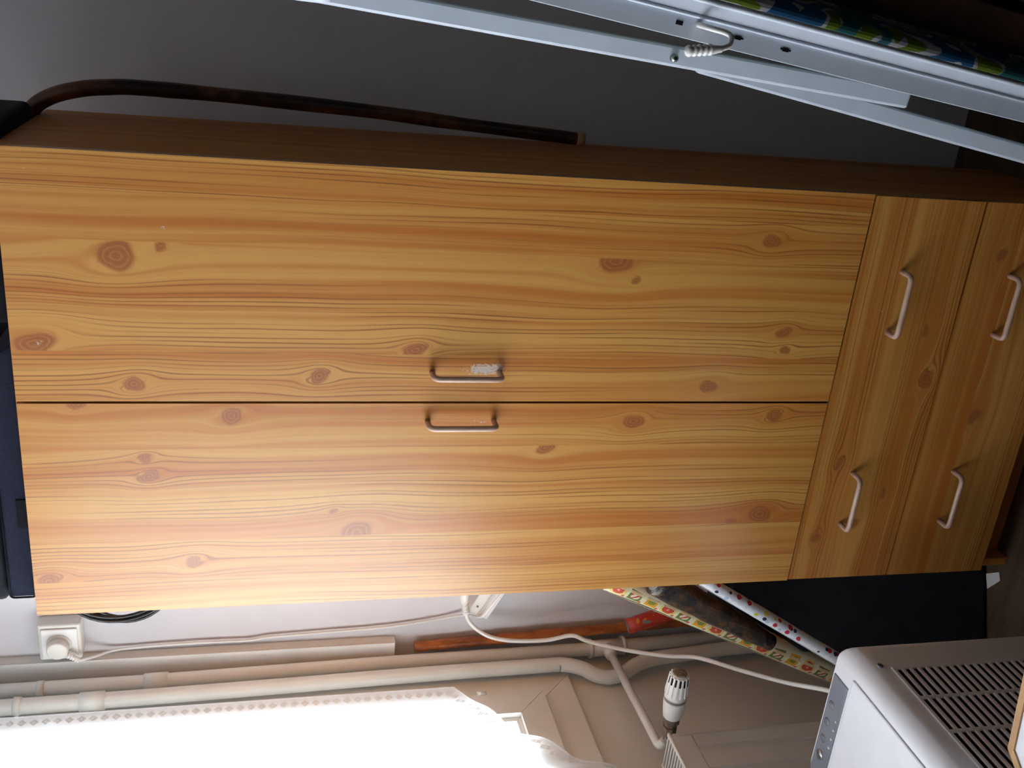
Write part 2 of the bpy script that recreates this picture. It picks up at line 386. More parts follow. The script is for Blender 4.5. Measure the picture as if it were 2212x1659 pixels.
# ------------------------------------------------------------------ wardrobe
WT = 1.9695; ZB = 0.5418; ZD1 = 0.3121; DEP = 0.41
wr = thing('wardrobe', 'tall pine-look wardrobe with two doors above and two drawers below', 'wardrobe', (0.4, 0.2, 0))
SEAMS = [0.064, 0.140, 0.315, 0.488, 0.667, 0.740]
KN = [(0.644, 1.81, 0.027), (0.661, 1.745, 0.009), (0.499, 1.935, 0.024), (0.432, 1.793, 0.015), (0.448, 1.501, 0.015), (0.496, 1.343, 0.016), (0.663, 1.009, 0.026), (0.63, 0.967, 0.008), (0.709, 0.726, 0.015), (0.54, 0.666, 0.013), (0.505, 0.657, 0.010), (0.432, 0.797, 0.015),
      (0.376, 1.643, 0.017), (0.299, 1.781, 0.011), (0.267, 1.775, 0.014), (0.144, 1.429, 0.028), (0.097, 1.71, 0.013), (0.312, 1.093, 0.016), (0.362, 0.933, 0.017), (0.373, 0.651, 0.015), (0.159, 0.638, 0.022), (0.144, 0.697, 0.010), (0.067, 1.946, 0.018), (0.397, 1.882, 0.012), (0.19, 1.471, 0.007)]
FL = [(0.763, 1.578, .012, .02), (0.788, 1.502, .010, .018), (0.754, 1.462, .016, .02), (0.649, 0.774, .030, .013), (0.60, .80, .02, .012), (0.332, 1.696, .022, .022), (0.173, 1.676, .022, .012), (0.245, 1.66, .018, .022), (0.041, 0.864, .02, .012), (0.04, 0.941, .018, .02), (0.464, 0.803, .018, .03), (0.532, 1.264, .012, .016), (0.479, 1.528, .02, .014), (0.562, 0.793, .02, .016), (0.344, 0.947, .014, .03), (0.483, 0.751, .016, .02), (0.288, 1.038, .014, .016), (.70, .80, .02, .02), (.42, .87, .01, .05), (.44, 1.55, .008, .06), (.375, 1.56, .008, .06), (.23, 1.2, .012, .05)]
SCUFF = [(0.462, 1.222, .013, .040, 1.0), (0.466, 1.200, .012, .018, 0.9), (0.361, 1.220, .010, .025, 0.55), (0.501, 1.928, .0035, .014, 0.75), (0.690, 1.740, .003, .004, 1.0), (.585, .472, .006, .012, .6), (.770, 1.930, .003, .008, .6)]
DKN = [(0.272, 0.486, 0.012), (0.548, 0.373, 0.013), (0.2, 0.374, 0.013), (0.448, 0.342, 0.018), (0.369, 0.208, 0.016), (0.13, 0.42, 0.012), (.10, .50, .012), (0.62, 0.15, .014), (.70, .25, .012)]
def fields(X, Z, lo_s, hi_s, knots, flames, scuffs, grain):
    """grain coordinates that flow round the knots; X across, Z along for a door"""
    c, l = (X, Z) if grain == 'z' else (Z, X)
    gx = c.copy(); knot = np.zeros_like(X); kr = np.zeros_like(X); flame = np.zeros_like(X); scuff = np.zeros_like(X)
    for a, b, R in knots:
        kc, kl = (a, b) if grain == 'z' else (b, a)
        if lo_s is not None and not (lo_s <= kc < hi_s): continue
        dc, dl = c - kc, (l - kl) / 1.9
        sk = dc + 0.25 * dl
        r2 = sk * sk + dl * dl; r = np.sqrt(r2)
        gx = gx - sk * (1.5 * R * R) / (r2 + 0.5 * R * R) * np.exp(-r2 / (5.0 * R) ** 2) * 1.0
        ph = 53.0 * a + 31.0 * b; th = np.arctan2(sk, (l - kl) / 1.35)
        rk = np.sqrt(sk * sk + ((l - kl) / 1.35) ** 2) * (1 + 0.13 * np.sin(2 * th + ph) + 0.06 * np.sin(3 * th + 2 * ph) + 0.03 * np.sin(5 * th + 3 * ph))
        kmask = np.clip((R * 0.92 - rk) / (R * 0.22), 0, 1)
        kr = np.where(kmask > knot, rk / R, kr); knot = np.maximum(knot, kmask)
        flame = np.maximum(flame, 0.75 * np.exp(-(dc / (1.3 * R)) ** 2 - (dl / (1.5 * R)) ** 2))
    for a, b, rc, rl in flames:
        flame = np.maximum(flame, np.exp(-((X - a + 0.35 * (Z - b)) / rc) ** 2 - ((Z - b) / rl) ** 2))
    for a, b, rc, rl, s in scuffs:
        scuff = np.maximum(scuff, s * np.exp(-((X - a + (0.5 * (Z - b) if rl < .02 and s < .8 else 0)) / rc) ** 2 - ((Z - b) / rl) ** 2))
    return gx, l, knot, kr, flame, scuff
def wood_panel(name, x0, x1, z0, z1, yf, th, parent, grain='z', knots=(), seams=(), flames=(), scuffs=(), res=0.003, shift=0.0):
    cuts = [x0] + [s for s in seams if x0 < s < x1] + [x1] if grain == 'z' else [z0] + [s for s in seams if z0 < s < z1] + [z1]
    b = base(parent); VS_, FS = [], []; AT = [[] for _ in range(6)]; n0 = 0
    for k in range(len(cuts) - 1):
        c0, c1 = cuts[k], cuts[k + 1]
        if grain == 'z': xs = np.linspace(c0, c1, max(2, int((c1 - c0) / res) + 1)); zs = np.linspace(z0, z1, int((z1 - z0) / (res * 1.3)) + 1)
        else: zs = np.linspace(c0, c1, max(2, int((c1 - c0) / res) + 1)); xs = np.linspace(x0, x1, int((x1 - x0) / (res * 1.3)) + 1)
        Xg, Zg = np.meshgrid(xs, zs); nx, nz = len(xs), len(zs)
        F = list(fields(Xg, Zg, c0 if seams else None, c1, knots, flames, scuffs, grain)); F[0] = F[0] + k * 0.317 + shift; F[1] = F[1] + shift * 3
        VS_.append(np.stack([Xg.ravel() - b.x, np.full(Xg.size, yf - b.y), Zg.ravel() - b.z], 1))
        for q in range(6): AT[q].append(F[q].ravel())
        i = np.arange(nx - 1)[None, :] + (np.arange(nz - 1) * nx)[:, None] + n0
        FS.append(np.stack([i, i + 1, i + nx + 1, i + nx], -1).reshape(-1, 4)); n0 += nx * nz
    ed = np.array([(x0, yf, z0), (x1, yf, z0), (x1, yf, z1), (x0, yf, z1), (x0, yf + th, z0), (x1, yf + th, z0), (x1, yf + th, z1), (x0, yf + th, z1)], float) - np.array(b)
    VS_.append(ed); FS.append(np.array([(0, 4, 5, 1), (1, 5, 6, 2), (2, 6, 7, 3), (3, 7, 4, 0), (4, 7, 6, 5)]) + n0)
    for q in range(6):
        AT[q].append((ed[:, 0] + ed[:, 1] if q == 0 else ed[:, 2] if q == 1 else np.zeros(8)) if grain == 'z' else (ed[:, 2] + ed[:, 1] if q == 0 else ed[:, 0] if q == 1 else np.zeros(8)))
    V = np.concatenate(VS_); F4 = np.concatenate(FS)
    me = bpy.data.meshes.new(name); me.vertices.add(len(V)); me.vertices.foreach_set('co', V.ravel())
    me.loops.add(F4.size); me.loops.foreach_set('vertex_index', F4.ravel()); me.polygons.add(len(F4))
    me.polygons.foreach_set('loop_start', np.arange(0, F4.size, 4)); me.polygons.foreach_set('loop_total', np.full(len(F4), 4)); me.update(calc_edges=True); me.validate()
    for nm, a in zip(('gx', 'gl', 'knot', 'kr', 'flame', 'scuff'), AT):
        A = me.attributes.new(nm, 'FLOAT', 'POINT'); A.data.foreach_set('value', np.concatenate(a).astype(np.float32))
    return link(name, me, PINE, parent)
def wood_box(name, lo, hi, parent, cross, along, mat=PINEC, shift=0.0, bevel=0.001):
    o = box(name, lo, hi, mat, parent, bevel, 1); me = o.data
    co = np.zeros(len(me.vertices) * 3); me.vertices.foreach_get('co', co); co = co.reshape(-1, 3)
    for nm, ax in (('gx', cross), ('gl', along)):
        A = me.attributes.new(nm, 'FLOAT', 'POINT'); A.data.foreach_set('value', (co[:, ax] + shift).astype(np.float32))
    return o
g = 0.0015
wood_box('side_panel', (0.0, 0.0205, 0), (0.018, DEP, 1.975), wr, 1, 2, shift=0.7)
wood_box('side_panel', (0.779, 0.0205, 0), (0.797, DEP, 1.975), wr, 1, 2, shift=1.9)
wood_box('top_panel', (0.0185, 0.0205, 1.957), (0.7785, DEP, 1.975), wr, 1, 0, shift=2.4)
wood_box('bottom_panel', (0.0185, 0.0205, 0.06), (0.7785, DEP - 0.005, 0.076), wr, 1, 0, shift=3.4)
wood_box('back_panel', (0.0185, DEP - 0.004, 0.0765), (0.7785, DEP - 0.0005, 1.9565), wr, 0, 2, shift=4.4)
wood_box('plinth', (0.0185, 0.055, 0), (0.7785, 0.07, 0.0595), wr, 2, 0, shift=5.0)
def d_handle(p0, p1, parent, out=0.033):
    p0, p1 = Vector(p0), Vector(p1); o = Vector((0, -out, 0))
    tube('handle', round_path([p0, p0 + o, p1 + o, p1], 0.013), 0.0052, HANDLEM, parent, 14)
dl = wood_panel('door', 0.0, 0.400 - 0.002, ZB + g, WT, 0.0, 0.018, wr, 'z', KN, SEAMS, FL, SCUFF)
dr = wood_panel('door', 0.400 + 0.002, 0.8, ZB + g, WT, 0.0, 0.018, wr, 'z', KN, SEAMS, FL, SCUFF)
d_handle((0.364, 0.001, 1.314), (0.364, 0.001, 1.196), dl); d_handle((0.456, 0.001, 1.312), (0.456, 0.001, 1.194), dr)
d1 = wood_panel('drawer', 0.0015, 0.7975, ZD1 + g, ZB - g, 0.001, 0.018, wr, 'x', DKN, [0.375, 0.53], [(.45, .34, .04, .02), (.2, .43, .05, .01), (.4, .4, .03, .02)], SCUFF, 0.004, 0.9)
d2 = wood_panel('drawer', 0.0015, 0.7975, 0.078, ZD1 - g, 0.001, 0.018, wr, 'x', DKN, [0.22], [(.37, .2, .05, .02), (.5, .15, .06, .02)], (), 0.004, 2.1)
for d, z in ((d1, 0.452), (d2, 0.220)):
    d_handle((0.246, 0.002, z), (0.130, 0.002, z), d); d_handle((0.661, 0.002, z), (0.543, 0.002, z), d)

# ------------------------------------------------------------------ on top of the wardrobe
TOPZ = 1.9755
cs = thing('fabric_case', 'flat navy mesh fabric case lying on the wardrobe, lower of its stack', 'case', (0.23, 0.17, TOPZ))
vs = []
prof = [(0.004, 0), (0.482, 0), (0.452, 0.050), (0.004, 0.050)]
bm = bmesh.new(); fv = [bm.verts.new((x, 0.05, TOPZ + z)) for x, z in prof]; f = bm.faces.new(fv)
ex = bmesh.ops.extrude_face_region(bm, geom=[f]); bmesh.ops.translate(bm, verts=[v for v in ex['geom'] if isinstance(v, bmesh.types.BMVert)], vec=(0, 0.27, 0))
bmesh.ops.recalc_face_normals(bm, faces=bm.faces)
bmesh.ops.bevel(bm, geom=list(bm.edges), offset=0.008, segments=3, profile=0.5, affect='EDGES'); finish('body', bm, NAVY, cs)
box('strap', (0.145, 0.0475, TOPZ + 0.004), (0.200, 0.0505, TOPZ + 0.0225), BLACKB, cs, 0.001)
tube('piping', round_path([(0.470, 0.0485, TOPZ + 0.004), (0.006, 0.0485, TOPZ + 0.004), (0.006, 0.0485, TOPZ + 0.046), (0.450, 0.0485, TOPZ + 0.046)], 0.008), 0.0018, BLACKB, cs, 6)
lp = thing('laptop_bag', 'black bag lying on the navy fabric case', 'bag', (0.23, 0.18, TOPZ + 0.0505))
box('body', (-0.006, 0.055, TOPZ + 0.0508), (0.44, 0.30, TOPZ + 0.115), BLACKB, lp, 0.012, 3, smooth=True)
tube('zip', [(0.0, 0.0535, TOPZ + 0.083), (0.43, 0.0535, TOPZ + 0.083)], 0.002, STEEL, lp, 6)
bg = thing('travel_bag', 'black soft bag on the right end of the wardrobe top', 'bag', (0.66, 0.18, TOPZ))
box('body', (0.51, 0.055, TOPZ), (0.824, 0.308, TOPZ + 0.13), BLACKB, bg, 0.012, 3, smooth=True)
tube('seam', round_path([(0.52, 0.0535, TOPZ + 0.06), (0.815, 0.0535, TOPZ + 0.06)], 0.01), 0.002, BLACKC, bg, 6)

# walking cane hooked over the right side
cp = [(0.8155, 0.34, 0.993), (0.829, 0.34, 1.227), (0.841, 0.34, 1.403), (0.851, 0.34, 1.651), (0.854, 0.34, 1.807), (0.851, 0.34, 1.86), (0.845, 0.34, 1.902), (0.832, 0.34, 1.945), (0.812, 0.34, 1.977), (0.785, 0.34, 1.992), (0.745, 0.34, 1.9925)]
cn = thing('walking_cane', 'dark flamed wooden walking cane hooked over the wardrobe side', 'cane', (0.8155, 0.34, 0.993))
pp = catmull(cp, 8)
tube('shaft', pp, [0.0122 + 0.0018 * min(1, i / 40) + (0.0005 * math.sin(i * 0.7) if i < 30 else 0) for i in range(len(pp))], CANE, cn, 14)
tube('tip', [(0.8153, 0.34, 0.985), (0.8158, 0.34, 1.001)], 0.0128, LWOOD, cn, 14)

# ------------------------------------------------------------------ socket, cables, trunking on the back wall
so = thing('wall_socket', 'white surface-mounted wall socket beside the wardrobe top', 'socket', (-0.412, RY1, 2.0))
box('box', (-0.461, 0.488, 2.003), (-0.364, RY1, 2.095), CREAMP, so, 0.006, 3)
bm = bmesh.new(); bx_bm(bm, (-0.455, 0.483, 2.010), (-0.374, 0.4885, 2.088), None, 0.003, 2); finish('cover_plate', bm, WPLAST, so)
tube('recess_ring', [(-0.415, 0.4835, 2.050), (-0.415, 0.4785, 2.050)], [0.0275, 0.0265], CREAMP, so, 28)
pg = thing('mains_plug', 'round white plug pushed into the wall socket', 'plug', (-0.427, 0.46, 2.03))
tube('plug_body', [(-0.4155, 0.4783, 2.050), (-0.4155, 0.4590, 2.050), (-0.4155, 0.4568, 2.050), (-0.4155, 0.4560, 2.050)], [0.0235, 0.0230, 0.0215, 0.0190], CREAMP, pg, 24)
tube('cord_relief', [(-0.428, 0.464, 2.034), (-0.447, 0.464, 2.006)], [0.0065, 0.005], WPLAST, pg, 10)
for k in range(5):
    p = Vector((-0.4325, 0.464, 2.0275)).lerp(Vector((-0.4465, 0.464, 2.008)), k / 4)
    tube('relief_rib', [p + Vector((0.0006, 0, 0.0014)), p - Vector((0.0006, 0, 0.0014))], 0.0078 - k * 0.0003, WPLAST, pg, 10)
thin = [(-0.4475, 0.464, 2.005), (-0.458, 0.49, 1.975), (-0.462, 0.515, 1.934), (-0.459, 0.5185, 1.851), (-0.457, 0.5185, 1.735), (-0.458, 0.5185, 1.627), (-0.452, 0.5185, 1.583), (-0.447, 0.5185, 1.449), (-0.441, 0.5185, 1.3), (-0.428, 0.5185, 1.184), (-0.412, 0.512, 1.101), (-0.395, 0.478, 1.062), (-0.352, 0.468, 1.038), (-0.315, 0.470, 1.012)]
tag(tube('thin_cable', catmull(thin, 8), 0.0035, WPLAST, None, 8, origin=thin[-1]), 'thin white cable running down the back wall from the socket', 'cable')
tr = thing('cable_trunking', 'white box trunking running down the back wall corner', 'trunking', (-0.50, RY1, 1.272))
box('channel', (-0.527, 0.503, 1.272), (-0.476, RY1, RZ), CREAMP, tr, 0.001)
box('lid', (-0.5265, 0.4995, 1.2725), (-0.4765, 0.5028, RZ), WPLAST, tr, 0.001)
# power strip
ps = thing('power_strip', 'white power strip fixed on the wall behind the wardrobe', 'power strip', (-0.36, RY1, 1.03))
ax = Vector((0.88, 0, -0.47)).normalized(); up = Vector((0.47, 0, 0.88)).normalized(); F = Matrix((ax, Vector((0, 1, 0)), up)).transposed().to_4x4(); F.translation = (-0.412, 0, 1.046)
box('body', (0, 0.492, 0.0), (0.30, RY1, 0.054), CREAMP, ps, 0.003, 2, F)
box('lid', (0.001, 0.487, -0.001), (0.30, 0.4925, 0.026), WPLAST, ps, 0.001, 1, F)
for k in range(3):
    c = F @ Vector((0.085 + 0.08 * k, 0.4915, 0.030)); tube('outlet', [c, c + Vector((0, -0.003, 0))], 0.017, WPLAST, ps, 18)
c = F @ Vector((0.022, 0.4915, 0.040)); tube('screw', [c, c + Vector((0, -0.001, 0))], 0.003, GREYP, ps, 8)
wp = thing('cable_plug', 'white plug with ribbed neck above the power strip', 'plug', (-0.345, 0.475, 1.10))
tube('plug_body', [(-0.285, 0.475, 1.113), (-0.335, 0.475, 1.110), (-0.350, 0.475, 1.1085)], [0.0125, 0.0115, 0.0085], CREAMP, wp, 14)
tube('neck', [(-0.349, 0.475, 1.1085), (-0.376, 0.475, 1.103)], [0.0085, 0.0075], WPLAST, wp, 12)
for k in range(6):
    p = Vector((-0.350, 0.475, 1.1083)).lerp(Vector((-0.372, 0.475, 1.104)), k / 5)
    tube('neck_rib', [p, p + Vector((-0.002, 0, -0.0004))], 0.0092, WPLAST, wp, 12)
tube('collar', [(-0.374, 0.475, 1.1035), (-0.379, 0.475, 1.1025)], 0.0098, WPLAST, wp, 12)
thick = [(-0.379, 0.475, 1.1025), (-0.396, 0.47, 1.097), (-0.421, 0.465, 1.076), (-0.442, 0.455, 1.037), (-0.45, 0.445, 0.978), (-0.446, 0.435, 0.896), (-0.425, 0.42, 0.837), (-0.43, 0.4, 0.799), (-0.429, 0.36, 0.726), (-0.417, 0.32, 0.668), (-0.406, 0.29, 0.62), (-0.384, 0.25, 0.567), (-0.347, 0.15, 0.51), (-0.29, 0.03, 0.465), (-0.207, -0.1, 0.455), (-0.159, -0.19, 0.464)]
tag(tube('power_cable', catmull(thick, 8), 0.0052, WPLAST, None, 10, origin=thick[-1]), 'thick white cable hanging across the pipes down to the white appliance', 'cable')
bk = thing('black_cable', 'black cable coiled in loops behind the wardrobe top', 'cable', (-0.25, 0.45, 1.80))
loops = [((-0.22, 0.455, 1.905), 0.117, 0.130, 0.1), ((-0.215, 0.465, 1.900), 0.131, 0.110, 0.30), ((-0.225, 0.450, 1.915), 0.101, 0.118, -0.2), ((-0.20, 0.470, 1.91), 0.140, 0.135, 0.0), ((-0.21, 0.460, 1.89), 0.122, 0.10, -0.1)]
for (c, a, b, tw) in loops:
    pts = []
    for k in range(41):
        t = 2 * PI * k / 40
        pts.append((c[0] + a * math.cos(t) * math.cos(tw) - b * math.sin(t) * math.sin(tw), c[1] + 0.008 * math.sin(2 * t), c[2] + b * math.sin(t) * math.cos(tw) + a * math.cos(t) * math.sin(tw)))
    tube('loop', pts, 0.0042, BLACKC, bk, 8)

# ------------------------------------------------------------------ heating pipes
pa = thing('heating_pipe', 'cream heating pipe nearest the corner, branching to the radiator', 'pipe', (-0.52, 0.49, 0))
tube('pipe', [(-0.52, 0.461, RZ), (-0.52, 0.463, 1.85), (-0.52, 0.478, 1.277), (-0.52, 0.484, 0.75), (-0.52, 0.500, 0.45), (-0.52, 0.503, 0.0)], 0.0175, PIPEM, pa, 20)
tube('coupling', [(-0.52, 0.4628, 1.868), (-0.52, 0.4642, 1.814)], 0.0205, PIPEM, pa, 20)
tube('tee', [(-0.52, 0.4835, 0.757), (-0.52, 0.4885, 0.664)], 0.0215, PIPEM, pa, 20)
for z in (0.757, 0.664): tube('tee_collar', [(-0.52, 0.486 + (0.757 - z) * .05, z - 0.004), (-0.52, 0.486 + (0.757 - z) * .05, z + 0.004)], 0.0255, PIPEM, pa, 20)
tube('branch_collar', [(-0.515, 0.475, 0.711), (-0.513, 0.440, 0.711)], [0.0175, 0.0150], PIPEM, pa, 16)
tube('branch', round_path([(-0.513, 0.455, 0.711), (-0.510, 0.098, 0.705), (-0.485, 0.095, 0.700)], 0.02), 0.0105, PIPEM, pa, 14)
tube('clip', [(-0.52, 0.4605, 2.085), (-0.52, 0.4605, 2.100)], 0.0200, PIPEM, pa, 16); tube('clip_stud', [(-0.52, 0.452, 2.092), (-0.558, 0.440, 2.092)], 0.005, PIPEM, pa, 8)
pb = thing('heating_pipe', 'cream heating pipe beside the window frame with a bend below', 'pipe', (-0.52, 0.42, 0))
pbp = [(-0.52, 0.405, RZ), (-0.52, 0.407, 2.0), (-0.52, 0.416, 1.561), (-0.52, 0.425, 1.226), (-0.52, 0.429, 0.900), (-0.52, 0.427, 0.845), (-0.524, 0.413, 0.800), (-0.535, 0.394, 0.762), (-0.538, 0.388, 0.725), (-0.534, 0.396, 0.690), (-0.524, 0.416, 0.645), (-0.52, 0.429, 0.590), (-0.52, 0.436, 0.520), (-0.52, 0.452, 0.337), (-0.52, 0.455, 0.0)]
tube('pipe', catmull(pbp, 6), 0.0185, PIPEM, pb, 20)
tube('coupling', [(-0.52, 0.4065, 2.000), (-0.52, 0.4080, 1.946)], 0.0215, PIPEM, pb, 20)
tube('clip', [(-0.52, 0.4068, 2.122), (-0.52, 0.4068, 2.138)], 0.0210, PIPEM, pb, 16); tube('clip_stud', [(-0.52, 0.398, 2.130), (-0.558, 0.386, 2.130)], 0.005, PIPEM, pb, 8)

# ------------------------------------------------------------------ radiator
rd = thing('radiator', 'cream panel radiator with thermostatic valve under the window', 'radiator', (-0.49, -0.40, 0.12))
RY = (-1.40, 0.058); RT = 0.706
prof = [(-0.440, RY[1])]
y = RY[1] - 0.035
while y > RY[0] + 0.05:
    for dy, dx in ((0, 0), (-0.006, -0.005), (-0.018, -0.005), (-0.024, 0)): prof.append((-0.440 + dx, y + dy))
    y -= 0.0667
prof += [(-0.440, RY[0]), (-0.455, RY[0]), (-0.455, RY[1])]
def prism(name, prof, z0, z1, mat, parent, cap=True):
    n = len(prof); vs = [(a, b, z0) for a, b in prof] + [(a, b, z1) for a, b in prof]
    fs = [(i, (i + 1) % n, n + (i + 1) % n, n + i) for i in range(n)] + [tuple(range(n)), tuple(range(2 * n - 1, n - 1, -1))]
    return mesh(name, vs, fs, mat, parent)
prism('front_panel', prof, 0.17, 0.655, RADM, rd)
box('front_top', (-0.455, RY[0], 0.6552), (-0.440, RY[1], RT - 0.002), RADM, rd, 0.003)
box('front_bottom', (-0.455, RY[0], 0.12), (-0.440, RY[1], 0.1698), RADM, rd, 0.003)
box('rear_panel', (-0.532, RY[0], 0.12), (-0.520, RY[1], RT - 0.004), RADM, rd, 0.003)
box('side_cover', (-0.532, RY[1] + 0.0002, 0.13), (-0.441, RY[1] + 0.010, RT - 0.006), RADM, rd, 0.004)
box('convector', (-0.515, RY[0] + 0.02, 0.15), (-0.460, RY[1] - 0.02, 0.655), DARKIN, rd)
box('grille_rail', (-0.448, RY[0], RT - 0.0018), (-0.438, RY[1] + 0.010, RT + 0.004), RADM, rd, 0.0015)
box('grille_rail', (-0.535, RY[0], RT - 0.0035), (-0.526, RY[1] + 0.010, RT + 0.004), RADM, rd, 0.0015)
first = None; n = 0; y = RY[1] + 0.004
while y > RY[0]:
    if first is None:
        first = box('grille_bar', (-0.526, y - 0.0025, RT - 0.012), (-0.448, y + 0.0025, RT + 0.003), RADM, rd)
        first_y = y
    else:
        c = first.copy(); COL.objects.link(c); c.location.y += y - first_y
    y -= 0.0125
# valve
vy, vz = 0.1, 0.690
def rev(name, prof, mat, parent, seg=28, smooth=True):
    """lathe about the x axis through (vy, vz)"""
    return tube(name, [(a, vy, vz) for a, r in prof], [r for a, r in prof], mat, parent, seg, smooth=smooth)
vlv = rev('valve_body', [(-0.505, 0.010), (-0.470, 0.011), (-0.469, 0.017), (-0.448, 0.017), (-0.447, 0.013), (-0.436, 0.013), (-0.435, 0.020), (-0.418, 0.020), (-0.417, 0.012)], BRASS, rd, 8, False)
tube('valve_nut', [(-0.478, vy - 0.004, vz), (-0.478, vy - 0.045, vz)], [0.012, 0.011], STEEL, vlv, 6, smooth=False)
rev('valve_skirt', [(-0.425, 0.016), (-0.420, 0.0205), (-0.402, 0.0235), (-0.380, 0.0255), (-0.372, 0.0255)], WPLAST, rd)
rev('valve_ring', [(-0.3718, 0.0242), (-0.3655, 0.0242)], GREYP, rd)
hd = rev('valve_head', [(-0.365, 0.0255), (-0.358, 0.0252), (-0.330, 0.0235), (-0.306, 0.0205), (-0.301, 0.0175)], WPLAST, rd)
rev('valve_cap', [(-0.3008, 0.0172), (-0.2985, 0.0150)], SOOT, rd)
for k in range(14):
    a = 2 * PI * k / 14; c, s_ = math.cos(a), math.sin(a)
    p = lambda x, r: (x, vy + c * r, vz + s_ * r)
    bar('rib', p(-0.354, 0.0258), p(-0.304, 0.0212), 0.0046, 0.003, WPLAST, hd, side=(0, -s_, c), bevel=0.0008)
    a += PI / 14; c2, s2 = math.cos(a), math.sin(a); q = lambda x, r: (x, vy + c2 * r, vz + s2 * r)
    bar('slot', q(-0.325, 0.0232), q(-0.308, 0.0212), 0.0036, 0.0016, DARKIN, hd, side=(0, -s2, c2), bevel=0)

# ------------------------------------------------------------------ lace curtain on its rod
hem_pts = [(0.338, 1.150), (0.278, 1.104), (0.242, 1.077), (0.199, 1.042), (0.165, 1.008), (0.118, 0.953), (0.071, 0.901), (0.027, 0.845), (-0.03, 0.80), (-0.15, 0.77), (-0.4, 0.75), (-1.80, 0.75)]
hy = [p[0] for p in hem_pts][::-1]; hz = [p[1] for p in hem_pts][::-1]
cw = thing('lace_curtain', 'white lace curtain with scalloped border hanging before the window', 'curtain', (-0.49, -0.36, 0.75))
ny, nz = 360, 90; ys = np.linspace(-1.80, 0.338, ny); V = []; ED = []; RN = []
hemlen = np.concatenate([[0], np.cumsum(np.hypot(np.diff(ys), np.diff(np.interp(ys, hy, hz))))])
for i, yy in enumerate(ys):
    zb = float(np.interp(yy, hy, hz)); amp = 0.010 * min(1.0, (0.338 - yy) / 0.15)
    for k in range(nz):
        t = k / (nz - 1); zz = zb + (2.36 - zb) * t
        x = -0.492 + amp * math.sin(yy * 58 + 0.4 * math.sin(zz * 3)) + amp * 0.5 * math.sin(yy * 23 + 1)
        V.append((x, yy, zz))
        er = 0.338 - yy; ehem = (zz - zb) * 0.72 if yy > 0.0 else (zz - zb)
        if er < ehem: ED.append(er); RN.append(zz)
        else: ED.append(ehem); RN.append(float(hemlen[i]))
FC = [(i * nz + k, (i + 1) * nz + k, (i + 1) * nz + k + 1, i * nz + k + 1) for i in range(ny - 1) for k in range(nz - 1)]
lc = mesh('lace_cloth', V, FC, LACE, cw, True)
for nm, a in (('edge', ED), ('run', RN)):
    A = lc.data.attributes.new(nm, 'FLOAT', 'POINT'); A.data.foreach_set('value', a)
rod = thing('curtain_rod', 'white curtain rod fixed on the wall above the window', 'curtain rod', (-0.49, -0.36, 2.36))
tube('rod', [(-0.492, -1.86, 2.372), (-0.492, 0.362, 2.372)], 0.009, WPLAST, rod, 12)
for yy in (-1.78, 0.33): tube('bracket', [(-0.56, yy, 2.385), (-0.492, yy, 2.385)], 0.006, WPLAST, rod, 8)

# ------------------------------------------------------------------ things leaning in the corner
st = [(-0.497, 0.507, 1.222), (-0.490, 0.507, 1.05), (-0.478, 0.507, 0.757), (-0.468, 0.507, 0.498), (-0.450, 0.507, 0.0)]
sp = catmull(st, 8)
sk = thing('wooden_stick', 'orange-brown varnished wooden stick standing behind the pipes', 'stick', (-0.45, 0.507, 0))
tube('shaft', sp, [0.0135 + 0.0012 * math.sin(i * 2.1) for i in range(len(sp))], STICK, sk, 12)
for t, r in ((3, 0.004), (9, 0.005), (14, 0.004)):
    p = sp[t]; tube('knot_stub', [p + Vector((0.003, -0.009, 0)), p + Vector((0.006, -0.0165, 0.002))], [r, r * 0.6], STICK, sk, 8)
def roll(name, label, a, b, r, mat, taper=0.0):
    a, b = Vector(a), Vector(b); t = thing(name, label, 'paper roll', b, 'gift wrap rolls leaning in the corner')
    n = 24; pts = [a.lerp(b, i / (n - 1)) for i in range(n)]
    o = tube('paper', pts, [r * (1 + 0.03 * math.sin(i * 0.9 + r * 300)) * (1 - taper * (i / (n - 1)) ** 1.5) for i in range(n)], mat, t, 24)
    d = (b - a).normalized()
    tube('core_end', [a - d * 0.0004, a - d * 0.0012], [r * 0.72, r * 0.70], GREYP, t, 16)
    # the loose outer edge of the sheet, a thin lip along the roll
    s = Vector((-0.35, -0.9, -0.2)); s = (s - d * s.dot(d)).normalized(); q = d.cross(s)
    if not taper: bar('loose_edge', a + (s * 0.55 + q * 0.84) * r * 1.02, b + (s * 0.55 + q * 0.84) * r * 1.02, r * 0.5, 0.0012, mat, t, side=s * 0.84 - q * 0.55, bevel=0)
    return t
roll('wrapping_paper_roll', 'red gift wrap roll behind the cream patterned roll', (-0.421, 0.44, 0.681), (-0.222, 0.445, 0.02), 0.020, REDPAPER)
roll('wrapping_paper_roll', 'cream gift wrap roll with ball and flower squares beside the pipes', (-0.112, 0.205, 0.850), (-0.470, 0.125, 0.026), 0.028, CREAMPAPER)
roll('wrapping_paper_roll', 'dark brown shiny gift wrap roll between cream and white rolls', (-0.074, 0.132, 0.772), (-0.236, 0.102, 0.480), 0.034, BROWNPAPER, 0.45)
roll('wrapping_paper_roll', 'white gift wrap roll with red and navy specks leaning by the wardrobe', (-0.017, 0.042, 0.710), (-0.400, -0.094, 0.016), 0.0135, WHITEPAPER)
bb = thing('black_case', 'flat black case leaning in the corner left of the wardrobe', 'case', (-0.14, 0.06, 0))
fd = Vector((-0.17, -0.071, 0)).normalized(); fu = Vector((-0.04, 0.27, 0.60)).normalized(); fn = fd.cross(fu).normalized(); fn = -fn if fn.y < 0 else fn; fu = (fu - fd * fu.dot(fd)).normalized()
